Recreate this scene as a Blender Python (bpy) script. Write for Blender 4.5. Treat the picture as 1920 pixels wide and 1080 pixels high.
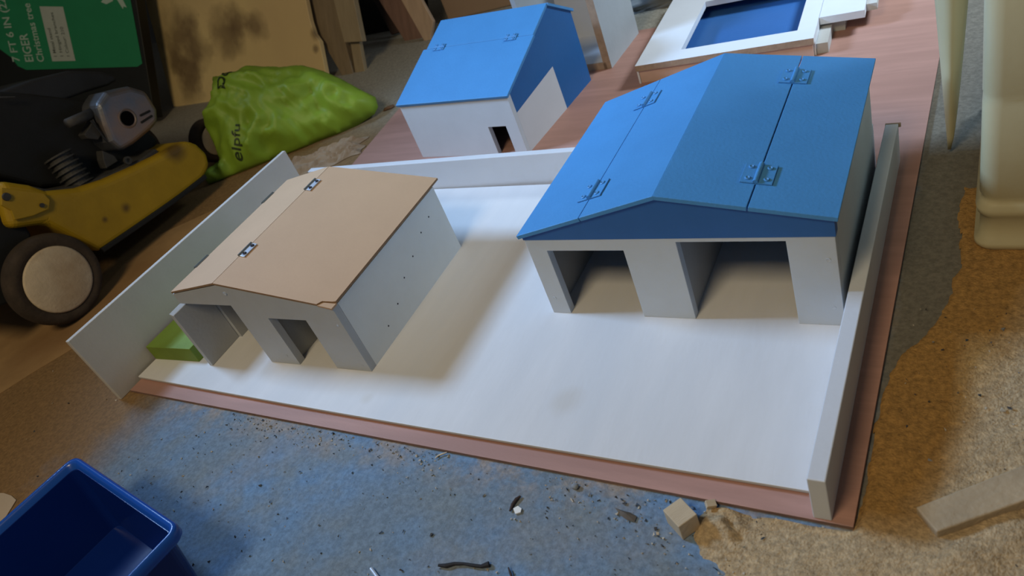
import bpy, bmesh, math, random
from mathutils import Vector, Matrix, noise
S = bpy.context.scene
for o in list(bpy.data.objects): bpy.data.objects.remove(o)
P=dict(f=1431.72745,cx=1.36115,cy=-0.483,cz=0.7061,yaw=0.71507,pit=0.60314,rol=-0.4152,bx0=0.7903,bx1=1.20031,by0=0.23992,by1=0.6092,byaw=0.01921,bw=0.1397,brx=1.00048,brz=0.20874,bel=0.15059,ber=0.16974,bol=0.00631,bor=0.00674,bof=0.00615,bxs1=0.89054,bxs2=1.11077,d1a=0.8203,d1b=0.93623,d2a=1.01131,d2b=1.14553,dz1=0.11942,dz2=0.13282,hx0=0.16238,hx1=0.53367,hy0=0.07144,hy1=0.38595,hyaw=0.02914,hrx=0.30277,hrz=0.18085,hel=0.15919,her=0.14125,hol=-0.01296,hor=-0.01239,hof=-0.00451,h1b=0.30556,h2a=0.37518,h2b=0.45996,hz1=0.13091,hz2=0.10619,hob=0.01914,px0=0.00039,px1=1.24646,py0=-0.0272,pz=-0.0083,rx0=1.20863,rx1=1.2264,ry0=-0.02524,ry1=0.62783,rz=0.05613,kx=0.0,ky=0.59369,kz=0.06434,kt=0.01503,lx=-0.00531,ly0=-0.06,ly1=0.9,lz=0.13344,lyaw=0.00981,pyaw=-0.00633,kyaw=0.01293,ryaw=0.00584,ux0=0.20974,ux1=0.50877,uy0=0.74058,uy1=1.5,uyaw=-0.0609,uef=0.13156,uer=0.2176,ury=0.9754,uof=0.00242,uol=0.00404,uor=0.01361,ueb=0.16684,uyb=1.06046,uys=0.89025)
COL = S.collection
# ------------------------------------------------------------------ camera
def camera_basis():
    y, pt, r = P['yaw'], P['pit'], P['rol']
    f = Vector((-math.sin(y)*math.cos(pt), math.cos(y)*math.cos(pt), -math.sin(pt)))
    rt = Vector((math.cos(y), math.sin(y), 0)); up = rt.cross(f)
    R = math.cos(r)*rt + math.sin(r)*up; U = -math.sin(r)*rt + math.cos(r)*up
    return Vector((P['cx'], P['cy'], P['cz'])), R, U, f
CP, CR, CU, CF = camera_basis()
cd = bpy.data.cameras.new('camera'); cam = bpy.data.objects.new('camera', cd); COL.objects.link(cam)
M = Matrix.Identity(4)
for i in range(3):
    M[i][0] = CR[i]; M[i][1] = CU[i]; M[i][2] = -CF[i]; M[i][3] = CP[i]
cam.matrix_world = M
cd.sensor_width = 36; cd.lens = P['f']*36/1920; cd.clip_start = .02
cd.dof.use_dof = True; cd.dof.focus_distance = 1.15; cd.dof.aperture_fstop = 7
S.camera = cam
S.view_settings.view_transform = 'Standard'; S.view_settings.look = 'None'
S.view_settings.exposure = 0.0; S.view_settings.gamma = 1; S.view_settings.use_curve_mapping = False
# ------------------------------------------------------------------ daylight and room light
w = bpy.data.worlds.new('World'); S.world = w; w.use_nodes = True
nt = w.node_tree; bg = nt.nodes['Background']
bg.inputs[0].default_value = (.062, .066, .072, 1); bg.inputs[1].default_value = 1.0
def area(name, loc, target, sx, sy, power, color, spread=180):
    l = bpy.data.lights.new(name, 'AREA'); l.shape = 'RECTANGLE'; l.size = sx; l.size_y = sy; l.energy = power; l.color = color; l.spread = math.radians(spread)
    o = bpy.data.objects.new(name, l); COL.objects.link(o); o.location = loc
    o.rotation_euler = (Vector(target)-Vector(loc)).to_track_quat('-Z', 'Y').to_euler(); return o
# cool daylight from the window at the left, warm light from the lamp behind the camera
area('window_daylight', (-.95, .22, 1.45), (1.30, .68, 0), .42, .32, 10.2, (.40, .64, 1.0), 68)
area('warm_ceiling_lamp', (.76, -1.30, 2.20), (.60, .40, 0), .62, .62, 26.5, (1.0, .80, .50))
area('rear_window_daylight', (2.1, 1.75, 1.4), (1.05, 1.35, 0), .4, .4, 5.2, (.74, .88, 1.0), 58)

# ------------------------------------------------------------------ helpers
def ray(u, v): return CF + CR*((u-960)/P['f']) + CU*((540-v)/P['f'])
def fl(u, v, z=-.014):
    d = ray(u, v); return CP + d*((z-CP.z)/d.z)
def at(u, v, n, c):
    n = Vector(n); d = ray(u, v); return CP + d*((c-CP.dot(n))/d.dot(n))
FLOOR = -.014; PLY = P['pz']
rnd = random.Random(7)
def prop(o, label=None, cat=None, group=None, kind=None):
    if label: o['label'] = label
    if cat: o['category'] = cat
    if group: o['group'] = group
    if kind: o['kind'] = kind
    return o
def empty(name, loc=(0, 0, 0), rz=0, label=None, cat=None, group=None):
    o = bpy.data.objects.new(name, None); COL.objects.link(o); o.location = loc; o.rotation_euler = (0, 0, rz); o.empty_display_size = .02
    return prop(o, label, cat, group)
def obj(name, bm, mats, parent=None, smooth=False, bevel=0, seg=2, label=None):
    bmesh.ops.recalc_face_normals(bm, faces=bm.faces)
    me = bpy.data.meshes.new(name); bm.to_mesh(me); bm.free()
    if not isinstance(mats, (list, tuple)): mats = [mats]
    for m in mats: me.materials.append(m)
    o = bpy.data.objects.new(name, me); COL.objects.link(o)
    if parent: o.parent = parent
    if smooth:
        for p in me.polygons: p.use_smooth = True
    if bevel:
        b = o.modifiers.new('bevel', 'BEVEL'); b.width = bevel; b.segments = seg; b.limit_method = 'ANGLE'; b.angle_limit = .6
    if label: o['label'] = label
    return o
def NB(): return bmesh.new()
def box(bm, x0, y0, z0, x1, y1, z1, mi=0):
    v = [bm.verts.new(c) for c in ((x0,y0,z0),(x1,y0,z0),(x1,y1,z0),(x0,y1,z0),(x0,y0,z1),(x1,y0,z1),(x1,y1,z1),(x0,y1,z1))]
    for f in ((0,3,2,1),(4,5,6,7),(0,1,5,4),(1,2,6,5),(2,3,7,6),(3,0,4,7)):
        bm.faces.new([v[i] for i in f]).material_index = mi
def ext(bm, pts, d, mi=0):
    """extrude a flat polygon by vector d"""
    d = Vector(d); a = [bm.verts.new(Vector(p)) for p in pts]; b = [bm.verts.new(Vector(p)+d) for p in pts]
    n = len(pts); bm.faces.new(a).material_index = mi; bm.faces.new(b[::-1]).material_index = mi
    for i in range(n): bm.faces.new((a[i], a[(i+1)%n], b[(i+1)%n], b[i])).material_index = mi
def cyl(bm, a, b, r, r2=None, n=20, mi=0, cap=True):
    a = Vector(a); b = Vector(b); r2 = r if r2 is None else r2
    q = (b-a).to_track_quat('Z', 'Y'); X = q @ Vector((1,0,0)); Y = q @ Vector((0,1,0))
    A = [bm.verts.new(a+X*math.cos(t)*r+Y*math.sin(t)*r) for t in [2*math.pi*i/n for i in range(n)]]
    B = [bm.verts.new(b+X*math.cos(t)*r2+Y*math.sin(t)*r2) for t in [2*math.pi*i/n for i in range(n)]]
    for i in range(n): bm.faces.new((A[i], A[(i+1)%n], B[(i+1)%n], B[i])).material_index = mi
    if cap: bm.faces.new(A[::-1]).material_index = mi; bm.faces.new(B).material_index = mi
def lathe(bm, c, axis, prof, n=48, mi=0):
    """prof: (radius, height along axis)"""
    c = Vector(c); q = Vector(axis).to_track_quat('Z', 'Y'); X = q @ Vector((1,0,0)); Y = q @ Vector((0,1,0)); Z = q @ Vector((0,0,1)); rings = []
    for r, h in prof:
        rings.append([bm.verts.new(c+Z*h+(X*math.cos(2*math.pi*i/n)+Y*math.sin(2*math.pi*i/n))*max(r, 1e-5)) for i in range(n)])
    for A, B in zip(rings, rings[1:]):
        for i in range(n): bm.faces.new((A[i], A[(i+1)%n], B[(i+1)%n], B[i])).material_index = mi
    bm.faces.new(rings[0][::-1]).material_index = mi; bm.faces.new(rings[-1]).material_index = mi
def tube(bm, pts, r, n=8, mi=0):
    pts = [Vector(p) for p in pts]; rings = []
    for i, p in enumerate(pts):
        t = (pts[min(i+1, len(pts)-1)]-pts[max(i-1, 0)]).normalized(); q = t.to_track_quat('Z', 'Y')
        rr = r[i] if isinstance(r, (list, tuple)) else r
        rings.append([bm.verts.new(p+q @ Vector((math.cos(2*math.pi*k/n)*rr, math.sin(2*math.pi*k/n)*rr, 0))) for k in range(n)])
    for A, B in zip(rings, rings[1:]):
        for k in range(n): bm.faces.new((A[k], A[(k+1)%n], B[(k+1)%n], B[k])).material_index = mi
    bm.faces.new(rings[0][::-1]); bm.faces.new(rings[-1])
def hexa(bm, t, thick, mi=0):
    """slab from four top corners, thickness downwards along the normal"""
    t = [Vector(p) for p in t]; n = (t[1]-t[0]).cross(t[3]-t[0]).normalized()
    if n.z < 0: n = -n
    ext(bm, t, -n*thick, mi)

# ------------------------------------------------------------------ materials
def mat(name, c, rough=.6, var=.08, scale=12, bump=.15, bscale=160, c2=None, mix=(.45, .6), metal=0, stretch=(1, 1, 1), spec=.4, stains=None, stain_col=(.05, .03, .02), coat=0, trans=0, sub=0, stain_amt=.8):
    m = bpy.data.materials.new(name); m.use_nodes = True; n = m.node_tree.nodes; L = m.node_tree.links; b = n['Principled BSDF']
    g = n.new('ShaderNodeNewGeometry') if stains else None
    t = n.new('ShaderNodeTexCoord'); mp = n.new('ShaderNodeMapping'); mp.inputs['Scale'].default_value = stretch; L.new(t.outputs['Object'], mp.inputs[0])
    a = n.new('ShaderNodeTexNoise'); a.inputs['Scale'].default_value = scale; a.inputs['Detail'].default_value = 6; a.inputs['Roughness'].default_value = .65; L.new(mp.outputs[0], a.inputs['Vector'])
    r = n.new('ShaderNodeMapRange'); L.new(a.outputs[0], r.inputs[0])
    r.inputs['From Min'].default_value = .3; r.inputs['From Max'].default_value = .7; r.inputs['To Min'].default_value = 1-var; r.inputs['To Max'].default_value = 1+var
    v = n.new('ShaderNodeVectorMath'); v.operation = 'SCALE'; L.new(r.outputs[0], v.inputs['Scale']); v.inputs[0].default_value = c
    out = v.outputs[0]
    if c2:
        a2 = n.new('ShaderNodeTexNoise'); a2.inputs['Scale'].default_value = scale*.37; a2.inputs['Detail'].default_value = 8; L.new(mp.outputs[0], a2.inputs['Vector'])
        r2 = n.new('ShaderNodeMapRange'); L.new(a2.outputs[0], r2.inputs[0]); r2.inputs['From Min'].default_value = mix[0]; r2.inputs['From Max'].default_value = mix[1]
        x = n.new('ShaderNodeMix'); x.data_type = 'RGBA'; L.new(r2.outputs[0], x.inputs[0]); L.new(out, x.inputs[6]); x.inputs[7].default_value = (*c2, 1); out = x.outputs[2]
    if stains:
        nz = n.new('ShaderNodeTexNoise'); nz.inputs['Scale'].default_value = 14; nz.inputs['Detail'].default_value = 5; L.new(g.outputs['Position'], nz.inputs['Vector'])
        for (sc, rad) in stains:
            d = n.new('ShaderNodeVectorMath'); d.operation = 'DISTANCE'; L.new(g.outputs['Position'], d.inputs[0]); d.inputs[1].default_value = sc
            ad = n.new('ShaderNodeMath'); ad.operation = 'MULTIPLY_ADD'; L.new(nz.outputs[0], ad.inputs[0]); ad.inputs[1].default_value = -rad*1.6; L.new(d.outputs['Value'], ad.inputs[2])
            rr = n.new('ShaderNodeMapRange'); L.new(ad.outputs[0], rr.inputs[0]); rr.inputs['From Min'].default_value = -rad*.5; rr.inputs['From Max'].default_value = rad*.55; rr.inputs['To Min'].default_value = stain_amt; rr.inputs['To Max'].default_value = 0
            x = n.new('ShaderNodeMix'); x.data_type = 'RGBA'; L.new(rr.outputs[0], x.inputs[0]); L.new(out, x.inputs[6]); x.inputs[7].default_value = (*stain_col, 1); out = x.outputs[2]
    L.new(out, b.inputs['Base Color']); b.inputs['Roughness'].default_value = rough; b.inputs['Metallic'].default_value = metal; b.inputs['Specular IOR Level'].default_value = spec
    b.inputs['Coat Weight'].default_value = coat
    if trans: b.inputs['Transmission Weight'].default_value = trans
    if sub: b.inputs['Subsurface Weight'].default_value = sub; b.inputs['Subsurface Radius'].default_value = (.03, .03, .02)
    if bump:
        bn = n.new('ShaderNodeTexNoise'); bn.inputs['Scale'].default_value = bscale; bn.inputs['Detail'].default_value = 4; L.new(mp.outputs[0], bn.inputs['Vector'])
        bp = n.new('ShaderNodeBump'); bp.inputs['Strength'].default_value = bump; bp.inputs['Distance'].default_value = .002; L.new(bn.outputs[0], bp.inputs['Height']); L.new(bp.outputs[0], b.inputs['Normal'])
    m.diffuse_color = (*c, 1)
    return m
WHITE = mat('white_paint', (.60, .62, .66), .55, .035, 9, .12)
DULLW = mat('dull_white_paint', (.50, .51, .50), .6, .05, 14, .15)
GREYW = mat('patchy_grey_white_paint', (.70, .73, .73), .55, .05, 7, .15, c2=(.60, .65, .67), mix=(.5, .8))
BOARDW = mat('brushed_white_paint', (.68, .68, .69), .42, .04, 10, .12, stretch=(2.5, .5, 1), bscale=90, c2=(.62, .635, .66), mix=(.45, .75),
             stains=[((.883, .075, 0), .020), ((.56, .03, 0), .010)], stain_col=(.45, .38, .27), stain_amt=.22)
BLUE = mat('blue_paint', (.066, .260, .56), .5, .05, 10, .2, 220)
MDF = mat('bare_hardboard', (.50, .32, .185), .7, .04, 8, .12)
MDFE = mat('bare_hardboard_edge', (.26, .16, .09), .8, .15, 60, .3)
PLYM = mat('reddish_plywood', (.42, .235, .19), .55, .14, 5, .15, c2=(.36, .20, .16), mix=(.45, .7), stretch=(1, 9, 1))
PLYE = mat('plywood_edge', (.22, .13, .10), .8, .3, 50, .4, stretch=(1, 1, 12))
RAW = mat('raw_wood_edge', (.38, .28, .20), .8, .2, 40, .4)
METAL = mat('bright_zinc', (.60, .68, .80), .35, .05, 30, .05, metal=.35)
METALD = mat('dull_zinc', (.16, .18, .18), .4, .1, 30, .05, metal=.4)
SCREW = mat('dark_screw', (.04, .05, .08), .4, .1, 30, 0, metal=.6)
NAIL = mat('nail_hole', (.05, .05, .06), .8, .1, 30, 0)
# ------------------------------------------------------------------ the setting
def floor_mat():
    m = bpy.data.materials.new('painted_concrete'); m.use_nodes = True; n = m.node_tree.nodes; L = m.node_tree.links; b = n['Principled BSDF']
    g = n.new('ShaderNodeNewGeometry'); sp = n.new('ShaderNodeSeparateXYZ'); L.new(g.outputs['Position'], sp.inputs[0])
    def noi(s, d=7, ro=.6):
        t = n.new('ShaderNodeTexNoise'); t.inputs['Scale'].default_value = s; t.inputs['Detail'].default_value = d; t.inputs['Roughness'].default_value = ro; L.new(g.outputs['Position'], t.inputs['Vector']); return t.outputs[0]
    def rng(s, a, c, o0=0, o1=1):
        r = n.new('ShaderNodeMapRange'); L.new(s, r.inputs[0]); r.inputs['From Min'].default_value = a; r.inputs['From Max'].default_value = c; r.inputs['To Min'].default_value = o0; r.inputs['To Max'].default_value = o1; return r.outputs[0]
    def mul(a, c):
        x = n.new('ShaderNodeMath'); x.operation = 'MULTIPLY'; L.new(a, x.inputs[0]); L.new(c, x.inputs[1]); return x.outputs[0]
    def mad(a, k, c):
        x = n.new('ShaderNodeMath'); x.operation = 'MULTIPLY_ADD'; L.new(a, x.inputs[0]); x.inputs[1].default_value = k; L.new(c, x.inputs[2]); return x.outputs[0]
    def mix(f, a, c):
        x = n.new('ShaderNodeMix'); x.data_type = 'RGBA'; L.new(f, x.inputs[0])
        for i, q in ((6, a), (7, c)):
            if isinstance(q, tuple): x.inputs[i].default_value = (*q, 1)
            else: L.new(q, x.inputs[i])
        return x.outputs[2]
    col = mix(rng(noi(4), .42, .62), (.125, .23, .385), (.145, .20, .26))
    col = mix(rng(noi(11), .46, .66, 0, .8), col, (.17, .20, .215))
    col = mix(rng(noi(3.3, 9, .7), .55, .72, 0, .4), col, (.27, .23, .18))      # thin dust
    col = mix(mul(rng(sp.outputs[1], -.085, -.028), rng(noi(16, 8, .7), .47, .62, 0, .75)), col, (.34, .25, .17))   # sawdust swept against the sheet
    # bare worn grey concrete towards the back
    ws = mad(noi(5), .5, sp.outputs[1])
    col = mix(rng(ws, .78, 1.0), col, (.30, .28, .23))
    # brown dust on the left
    xs = mad(noi(6, 8), -.32, sp.outputs[0])
    yl = rng(sp.outputs[1], 1.05, .85)
    col = mix(mul(rng(xs, .02, -.16), yl), col, (.24, .145, .062))
    # grey dusty strip on the right of the plywood
    xr = mad(noi(9, 6), .05, sp.outputs[0])
    col = mix(rng(xr, 1.25, 1.28), col, (.16, .145, .115))
    fine = rng(noi(180, 3), .35, .7, .78, 1.2)
    v = n.new('ShaderNodeVectorMath'); v.operation = 'SCALE'; L.new(col, v.inputs[0]); L.new(fine, v.inputs['Scale'])
    L.new(v.outputs[0], b.inputs['Base Color']); b.inputs['Roughness'].default_value = .65; b.inputs['Specular IOR Level'].default_value = .35
    bp = n.new('ShaderNodeBump'); bp.inputs['Strength'].default_value = .5; bp.inputs['Distance'].default_value = .003; L.new(noi(90, 6, .7), bp.inputs['Height']); L.new(bp.outputs[0], b.inputs['Normal'])
    return m
bm = NB(); box(bm, -3.0, -1.6, FLOOR-.1, 3.2, 2.2, FLOOR); prop(obj('floor', bm, floor_mat()), kind='structure')
WALLM = mat('grey_blockwork', (.20, .195, .185), .9, .15, 6, .5, 60)
bm = NB(); box(bm, -3.0, 2.2, FLOOR-.1, 3.2, 2.3, 2.4); prop(obj('wall_back', bm, WALLM), kind='structure')
DARKW = mat('dark_blockwork', (.05, .05, .05), .9, .15, 6, .5, 60)
bm = NB(); box(bm, -3.1, -1.6, FLOOR-.1, -3.0, 2.3, 2.4); prop(obj('wall_left', bm, DARKW), kind='structure')

# ------------------------------------------------------------------ plywood base and white yard board
bm = NB(); ya = P['pyaw']
pl = [(0.0, P['py0']), (P['px1'], P['py0']), (1.2545, 1.30), (-.085, 1.285), (-.008, .70), (0.0, .60)]
ext(bm, [(x, y, FLOOR+.0003) for x, y in pl], (0, 0, PLY-FLOOR-.0003))
for f in bm.faces:
    f.normal_update()
    if abs(f.normal.z) < .5: f.material_index = 1
o = obj('plywood_sheet', bm, [PLYM, PLYE], bevel=.0006)
prop(o, 'large reddish plywood sheet lying on the floor under the white yard board and toy buildings', 'plywood sheet')
yard = empty('toy_farm_yard', (0, 0, 0), 0, 'white painted yard board with low white walls along its back and both sides', 'toy farm yard')
bm = NB(); N = 40
# front edge lifts very slightly along its length
for k in range(N):
    pass
top = [(P['lx']+.006, 0, 0)] + [(1.2*k/N, -.0035*math.sin(math.pi*k/N), 0) for k in range(1, N)] + [(1.205, 0, 0), (1.205, .592, 0), (0.0, .592, 0)]
ext(bm, top, (0, 0, -.0046))
for f in bm.faces:
    f.normal_update()
    if abs(f.normal.z) < .5: f.material_index = 1
obj('board', bm, [BOARDW, DULLW], yard, bevel=.0008)
bm = NB(); box(bm, .02, .015, PLY+.0002, 1.19, .58, -.0047); obj('under_batten', bm, PLYE, yard)
bm = NB(); box(bm, 0, 0, PLY, P['rx1']-P['rx0'], P['ry1']-P['ry0'], P['rz'])
o = obj('right_wall', bm, WHITE, yard, bevel=.0012); o.location = (P['rx0'], P['ry0'], 0); o.rotation_euler.z = P['ryaw']
bm = NB(); box(bm, 0, 0, 0, .021, .003, .006); o = obj('wall_end_cap', bm, RAW, yard, label='raw brown end strip'); o.location = (P['rx0']-.004, P['ry1']+.0, P['rz']-.006)
bm = NB(); box(bm, -.30, 0, PLY, .89, P['kt'], P['kz'])
o = obj('back_wall', bm, WHITE, yard, bevel=.0012); o.location = (.3, P['ky'], 0); o.rotation_euler.z = P['kyaw']
bm = NB(); box(bm, -.010, -.047, FLOOR, 0, .566, P['lz']+.003)
LEFTW = mat('thin_white_paint', (.53, .51, .48), .55, .05, 10, .15)
o = obj('left_wall', bm, LEFTW, yard, bevel=.0012, label='taller thin left wall'); o.location = (P['lx']-.0015, 0, 0); o.rotation_euler.z = -P['lyaw']
# raised green lawn strip
GREEN = mat('grass_green_paint', (.16, .25, .025), .6, .12, 14, .2, c2=(.22, .37, .07), mix=(.4, .65))
GREEN2 = mat('olive_green_paint', (.15, .22, .02), .6, .12, 20, .2, c2=(.30, .33, .2), mix=(.52, .7))
bm = NB(); ext(bm, [(.002, .046, 0), (.128, .054, 0), (.128, .38, 0), (.002, .38, 0)], (0, 0, .033))
for f in bm.faces:
    f.normal_update()
    if abs(f.normal.z) < .5: f.material_index = 1
o = obj('raised_lawn', bm, [GREEN, GREEN2], yard, bevel=.001, label='green painted raised strip beside the tall left wall')

def edge_mat(bm):
    for f in bm.faces:
        f.normal_update()
        if abs(f.normal.z) < .5: f.material_index = 1

# ------------------------------------------------------------------ hinges
def hinge(parent, c, along, across, L_, w1, w2, r, mb, mp, ms, screws=True):
    """hinge: barrel at c, leaves either side (across = (dirL, dirR) unit vectors)"""
    c = Vector(c); a = Vector(along).normalized(); h = empty('hinge', (0, 0, 0)); h.parent = parent
    for s, wd, dv in ((-1, w1, across[0]), (1, w2, across[1])):
        if wd <= 0: continue
        dv = Vector(dv).normalized(); n = a.cross(dv).normalized()
        if n.z < 0: n = -n
        bm = NB(); q = c+n*.0003
        ext(bm, [q-a*L_/2, q+a*L_/2, q+a*L_/2+dv*wd, q-a*L_/2+dv*wd], n*.0018)
        lf = obj('leaf', bm, mp, h, bevel=.0004)
        if screws:
            for t in (-.3, .3):
                bm = NB(); k = q+a*L_*t+dv*wd*.58+n*.0016
                lathe(bm, k, n, [(.0032, 0), (.0036, .0012), (.0024, .0020), (.0012, .0008)], 14); obj('screw', bm, ms, lf, smooth=False)
    n = Vector((0, 0, 1)); bm = NB(); cyl(bm, c-a*L_/2+n*r*.9, c+a*L_/2+n*r*.9, r, n=14); obj('barrel', bm, mb, h, smooth=False)
    return h

# ------------------------------------------------------------------ big blue-roofed barn
bw, bd = P['bx1']-P['bx0'], P['by1']-P['by0']
barn = empty('toy_barn', (P['bx0'], P['by0'], 0), P['byaw'], 'largest toy building, blue gable roof and two wide doorways, at the right of the yard', 'toy building', 'painted toy farm buildings')
def lx(v): return v-P['bx0']
T = .014; Hw = P['bw']; rx = lx(P['brx']); eL, eR, rz = P['bel'], P['ber'], P['brz']; RT = .006
xl, xr, yf, yb = -P['bol'], bw+P['bor'], -P['bof'], bd
def sl(x): return eL+(x-xl)/(rx-xl)*(rz-eL) if x < rx else rz+(x-rx)/(xr-rx)*(eR-rz)
d1a, d1b, d2a, d2b = [lx(P[k]) for k in ('d1a', 'd1b', 'd2a', 'd2b')]; z1, z2 = P['dz1'], P['dz2']
BW = mat('barn_white_paint', (.53, .58, .63), .55, .04, 10, .15)
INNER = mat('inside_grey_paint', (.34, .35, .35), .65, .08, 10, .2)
bm = NB(); ext(bm, [(0,0,0),(d1a,0,0),(d1a,0,z1),(d1b,0,z1),(d1b,0,0),(d2a,0,0),(d2a,0,z2),(d2b,0,z2),(d2b,0,0),(bw,0,0),(bw,0,Hw),(0,0,Hw)], (0, T, 0))
fw = obj('front_wall', bm, BW, barn, bevel=.0008)
for x, z in ((bw-.010, .105), (bw-.011, .03), (.012, .03)):
    bm = NB(); lathe(bm, (x, 0, z), (0, -1, 0), [(.0028, 0), (.0028, .0008), (.0012, .0004)], 12); obj('screw', bm, BW, fw)
GB = mat('gable_blue_paint', (.022, .115, .37), .5, .05, 10, .15)
bm = NB(); ext(bm, [(-.001,-.001,Hw),(bw+.001,-.001,Hw),(bw+.001,-.001,sl(bw)-RT),(rx,-.001,rz-RT),(-.001,-.001,sl(0)-RT)], (0, T, 0)); obj('gable', bm, GB, barn)
ybk = .338
def side(bm, x0, x1): ext(bm, [(x0, T, 0), (x1, T, 0), (x1, T, sl(x1)-RT-.0005), (x0, T, sl(x0)-RT-.0005)], (0, ybk-T, 0))
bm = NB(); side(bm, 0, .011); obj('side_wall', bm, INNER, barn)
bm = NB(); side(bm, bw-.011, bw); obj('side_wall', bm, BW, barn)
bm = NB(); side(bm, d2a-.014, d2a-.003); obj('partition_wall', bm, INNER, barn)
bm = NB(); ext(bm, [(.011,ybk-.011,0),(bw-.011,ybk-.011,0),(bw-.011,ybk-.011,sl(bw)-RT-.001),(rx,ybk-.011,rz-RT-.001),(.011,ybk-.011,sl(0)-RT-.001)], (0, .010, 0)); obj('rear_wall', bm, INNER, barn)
s1, s2 = lx(P['bxs1']), lx(P['bxs2'])
for a, b in ((xl, s1-.0006), (s1+.0006, rx), (rx, s2-.0008), (s2+.0008, xr)):
    bm = NB(); hexa(bm, [(a,yf,sl(a)),(b,yf,sl(b)),(b,yb,sl(b)),(a,yb,sl(a))], RT); obj('roof_panel', bm, BLUE, barn, bevel=.0006)
def slope_dirs(sx, e=.01): return (Vector((-e, 0, sl(sx-e)-sl(sx))), Vector((e, 0, sl(sx+e)-sl(sx))))
for sx, ys in ((s1, (.055, .30)), (s2, (.060, .305))):
    for y in ys: hinge(barn, (sx, y, sl(sx)), (0, 1, 0), slope_dirs(sx), .040, .019, .019, .0032, BLUE, BLUE, BLUE)

# ------------------------------------------------------------------ brown-roofed house
hw, hd = P['hx1']-P['hx0'], P['hy1']-P['hy0']
house = empty('toy_house', (P['hx0'], P['hy0'], 0), P['hyaw'], 'toy building with an unpainted brown hardboard roof, at the left of the yard', 'toy building', 'painted toy farm buildings')
def hx(v): return v-P['hx0']
FWM = mat('house_front_paint', (.42, .44, .46), .6, .05, 10, .2)
rx = hx(P['hrx']); eL, eR, rz = P['hel'], P['her'], P['hrz']; xl, xr, yf, yb = -P['hol'], hw+P['hor'], -P['hof']-.006, hd+P['hob']
xr_ = hw+.001
h1b, h2a, h2b = hx(P['h1b']), hx(P['h2a']), hx(P['h2b']); z1, z2 = P['hz1'], P['hz2']; T = .014
x0 = .011
bm = NB(); ext(bm, [(h1b,0,0),(h2a,0,0),(h2a,0,z2),(h2b,0,z2),(h2b,0,0),(hw,0,0),(hw,0,sl(hw)-RT),(rx,0,rz-RT),(x0,0,sl(x0)-RT),(x0,0,z1),(h1b,0,z1)], (0, T, 0))
fw = obj('front_wall', bm, FWM, house, bevel=.0008)
bm = NB(); lathe(bm, (rx+.012, 0, rz-.022), (0, -1, 0), [(.0032, 0), (.0036, .0014), (.0018, .0008)], 12); obj('screw', bm, METAL, fw)
for x, z in ((hw-.012, .012), (hw-.010, .10), (h2a-.018, .02), (h2a-.03, .06)):
    bm = NB(); lathe(bm, (x, 0, z), (0, -1, 0), [(.002, 0), (.002, .0006), (.001, .0004)], 10); obj('nail', bm, METAL if z > .09 else FWM, fw)
bm = NB(); ext(bm, [(0, -.022, 0), (.009, -.022, 0), (.009, -.022, .122), (0, -.022, .126)], (0, .075, 0)); obj('side_wall', bm, FWM, house, bevel=.001, label='thin left wall reaching in front of the facade')
bm = NB(); box(bm, .0, .0535, 0, .016, hd, sl(.008)-RT-.003); obj('inner_side_wall', bm, FWM, house, bevel=.0006)
bm = NB(); ext(bm, [(hw-.011,T,0),(hw,T,0),(hw,T,sl(hw)-RT-.0005),(hw-.011,T,sl(hw-.011)-RT-.0005)], (0, hd-T, 0)); sw = obj('side_wall', bm, GREYW, house)
for y, z in ((.075, .028), (.115, .040), (.155, .062), (.195, .075), (.238, .092), (.272, .10)):
    bm = NB(); lathe(bm, (hw, y, z), (1, 0, 0), [(.0016, 0), (.0014, .0005)], 10); obj('nail', bm, NAIL, sw)
bm = NB(); ext(bm, [(.016,hd-.011,0),(hw-.011,hd-.011,0),(hw-.011,hd-.011,sl(hw)-RT-.001),(rx,hd-.011,rz-RT-.001),(.016,hd-.011,sl(.016)-RT-.001)], (0, .0105, 0)); obj('rear_wall', bm, INNER, house)
bm = NB(); box(bm, h2a-.02, T, 0, h2a-.009, hd-.012, .12); obj('partition_wall', bm, INNER, house)
bm = NB(); hexa(bm, [(xl,yf,sl(xl)),(rx-.0004,yf,rz),(rx-.0004,yb,rz),(xl,yb,sl(xl))], .004); edge_mat(bm); obj('roof_panel', bm, [MDF, MDFE], house, bevel=.0004)
bm = NB(); a = (xr_-.024, yf+.0); n_ = 0
pts = [(rx+.0004, yf), (xr_-.026, yf), (xr_-.021, yf+.008), (xr_-.004, yf+.011), (xr_+.0005, yf+.013), (xr_+.0005, yb), (rx+.0004, yb)]
ext(bm, [(x, y, sl(x)) for x, y in pts], (0, 0, -.004)); edge_mat(bm); rp = obj('roof_panel', bm, [MDF, MDFE], house, bevel=.0004)
bm = NB(); pts = [(xr_-.0255, yf-.0005), (xr_, yf-.0005), (xr_+.0005, yf+.012), (xr_-.004, yf+.0103), (xr_-.0205, yf+.0072)]
ext(bm, [(x, y, sl(x)-.0018-(x-xr_+.026)*.05) for x, y in pts], (0, 0, -.003)); obj('broken_corner', bm, [MDF], rp, label='cracked front corner of the hardboard')
for y in (.083, .272):
    hinge(house, (rx+.001, y, rz), (0, 1, 0), slope_dirs(rx), .034, .0, .012, .0022, METALD, METAL, SCREW)
    hinge(house, (xl-.001, y-.004 if y < .1 else y, sl(xl)-.001), (0, 1, 0), (Vector((-1, 0, -.25)), Vector((1, 0, .2))), .034, .004, .004, .0020, METALD, METALD, SCREW, screws=False)

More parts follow.
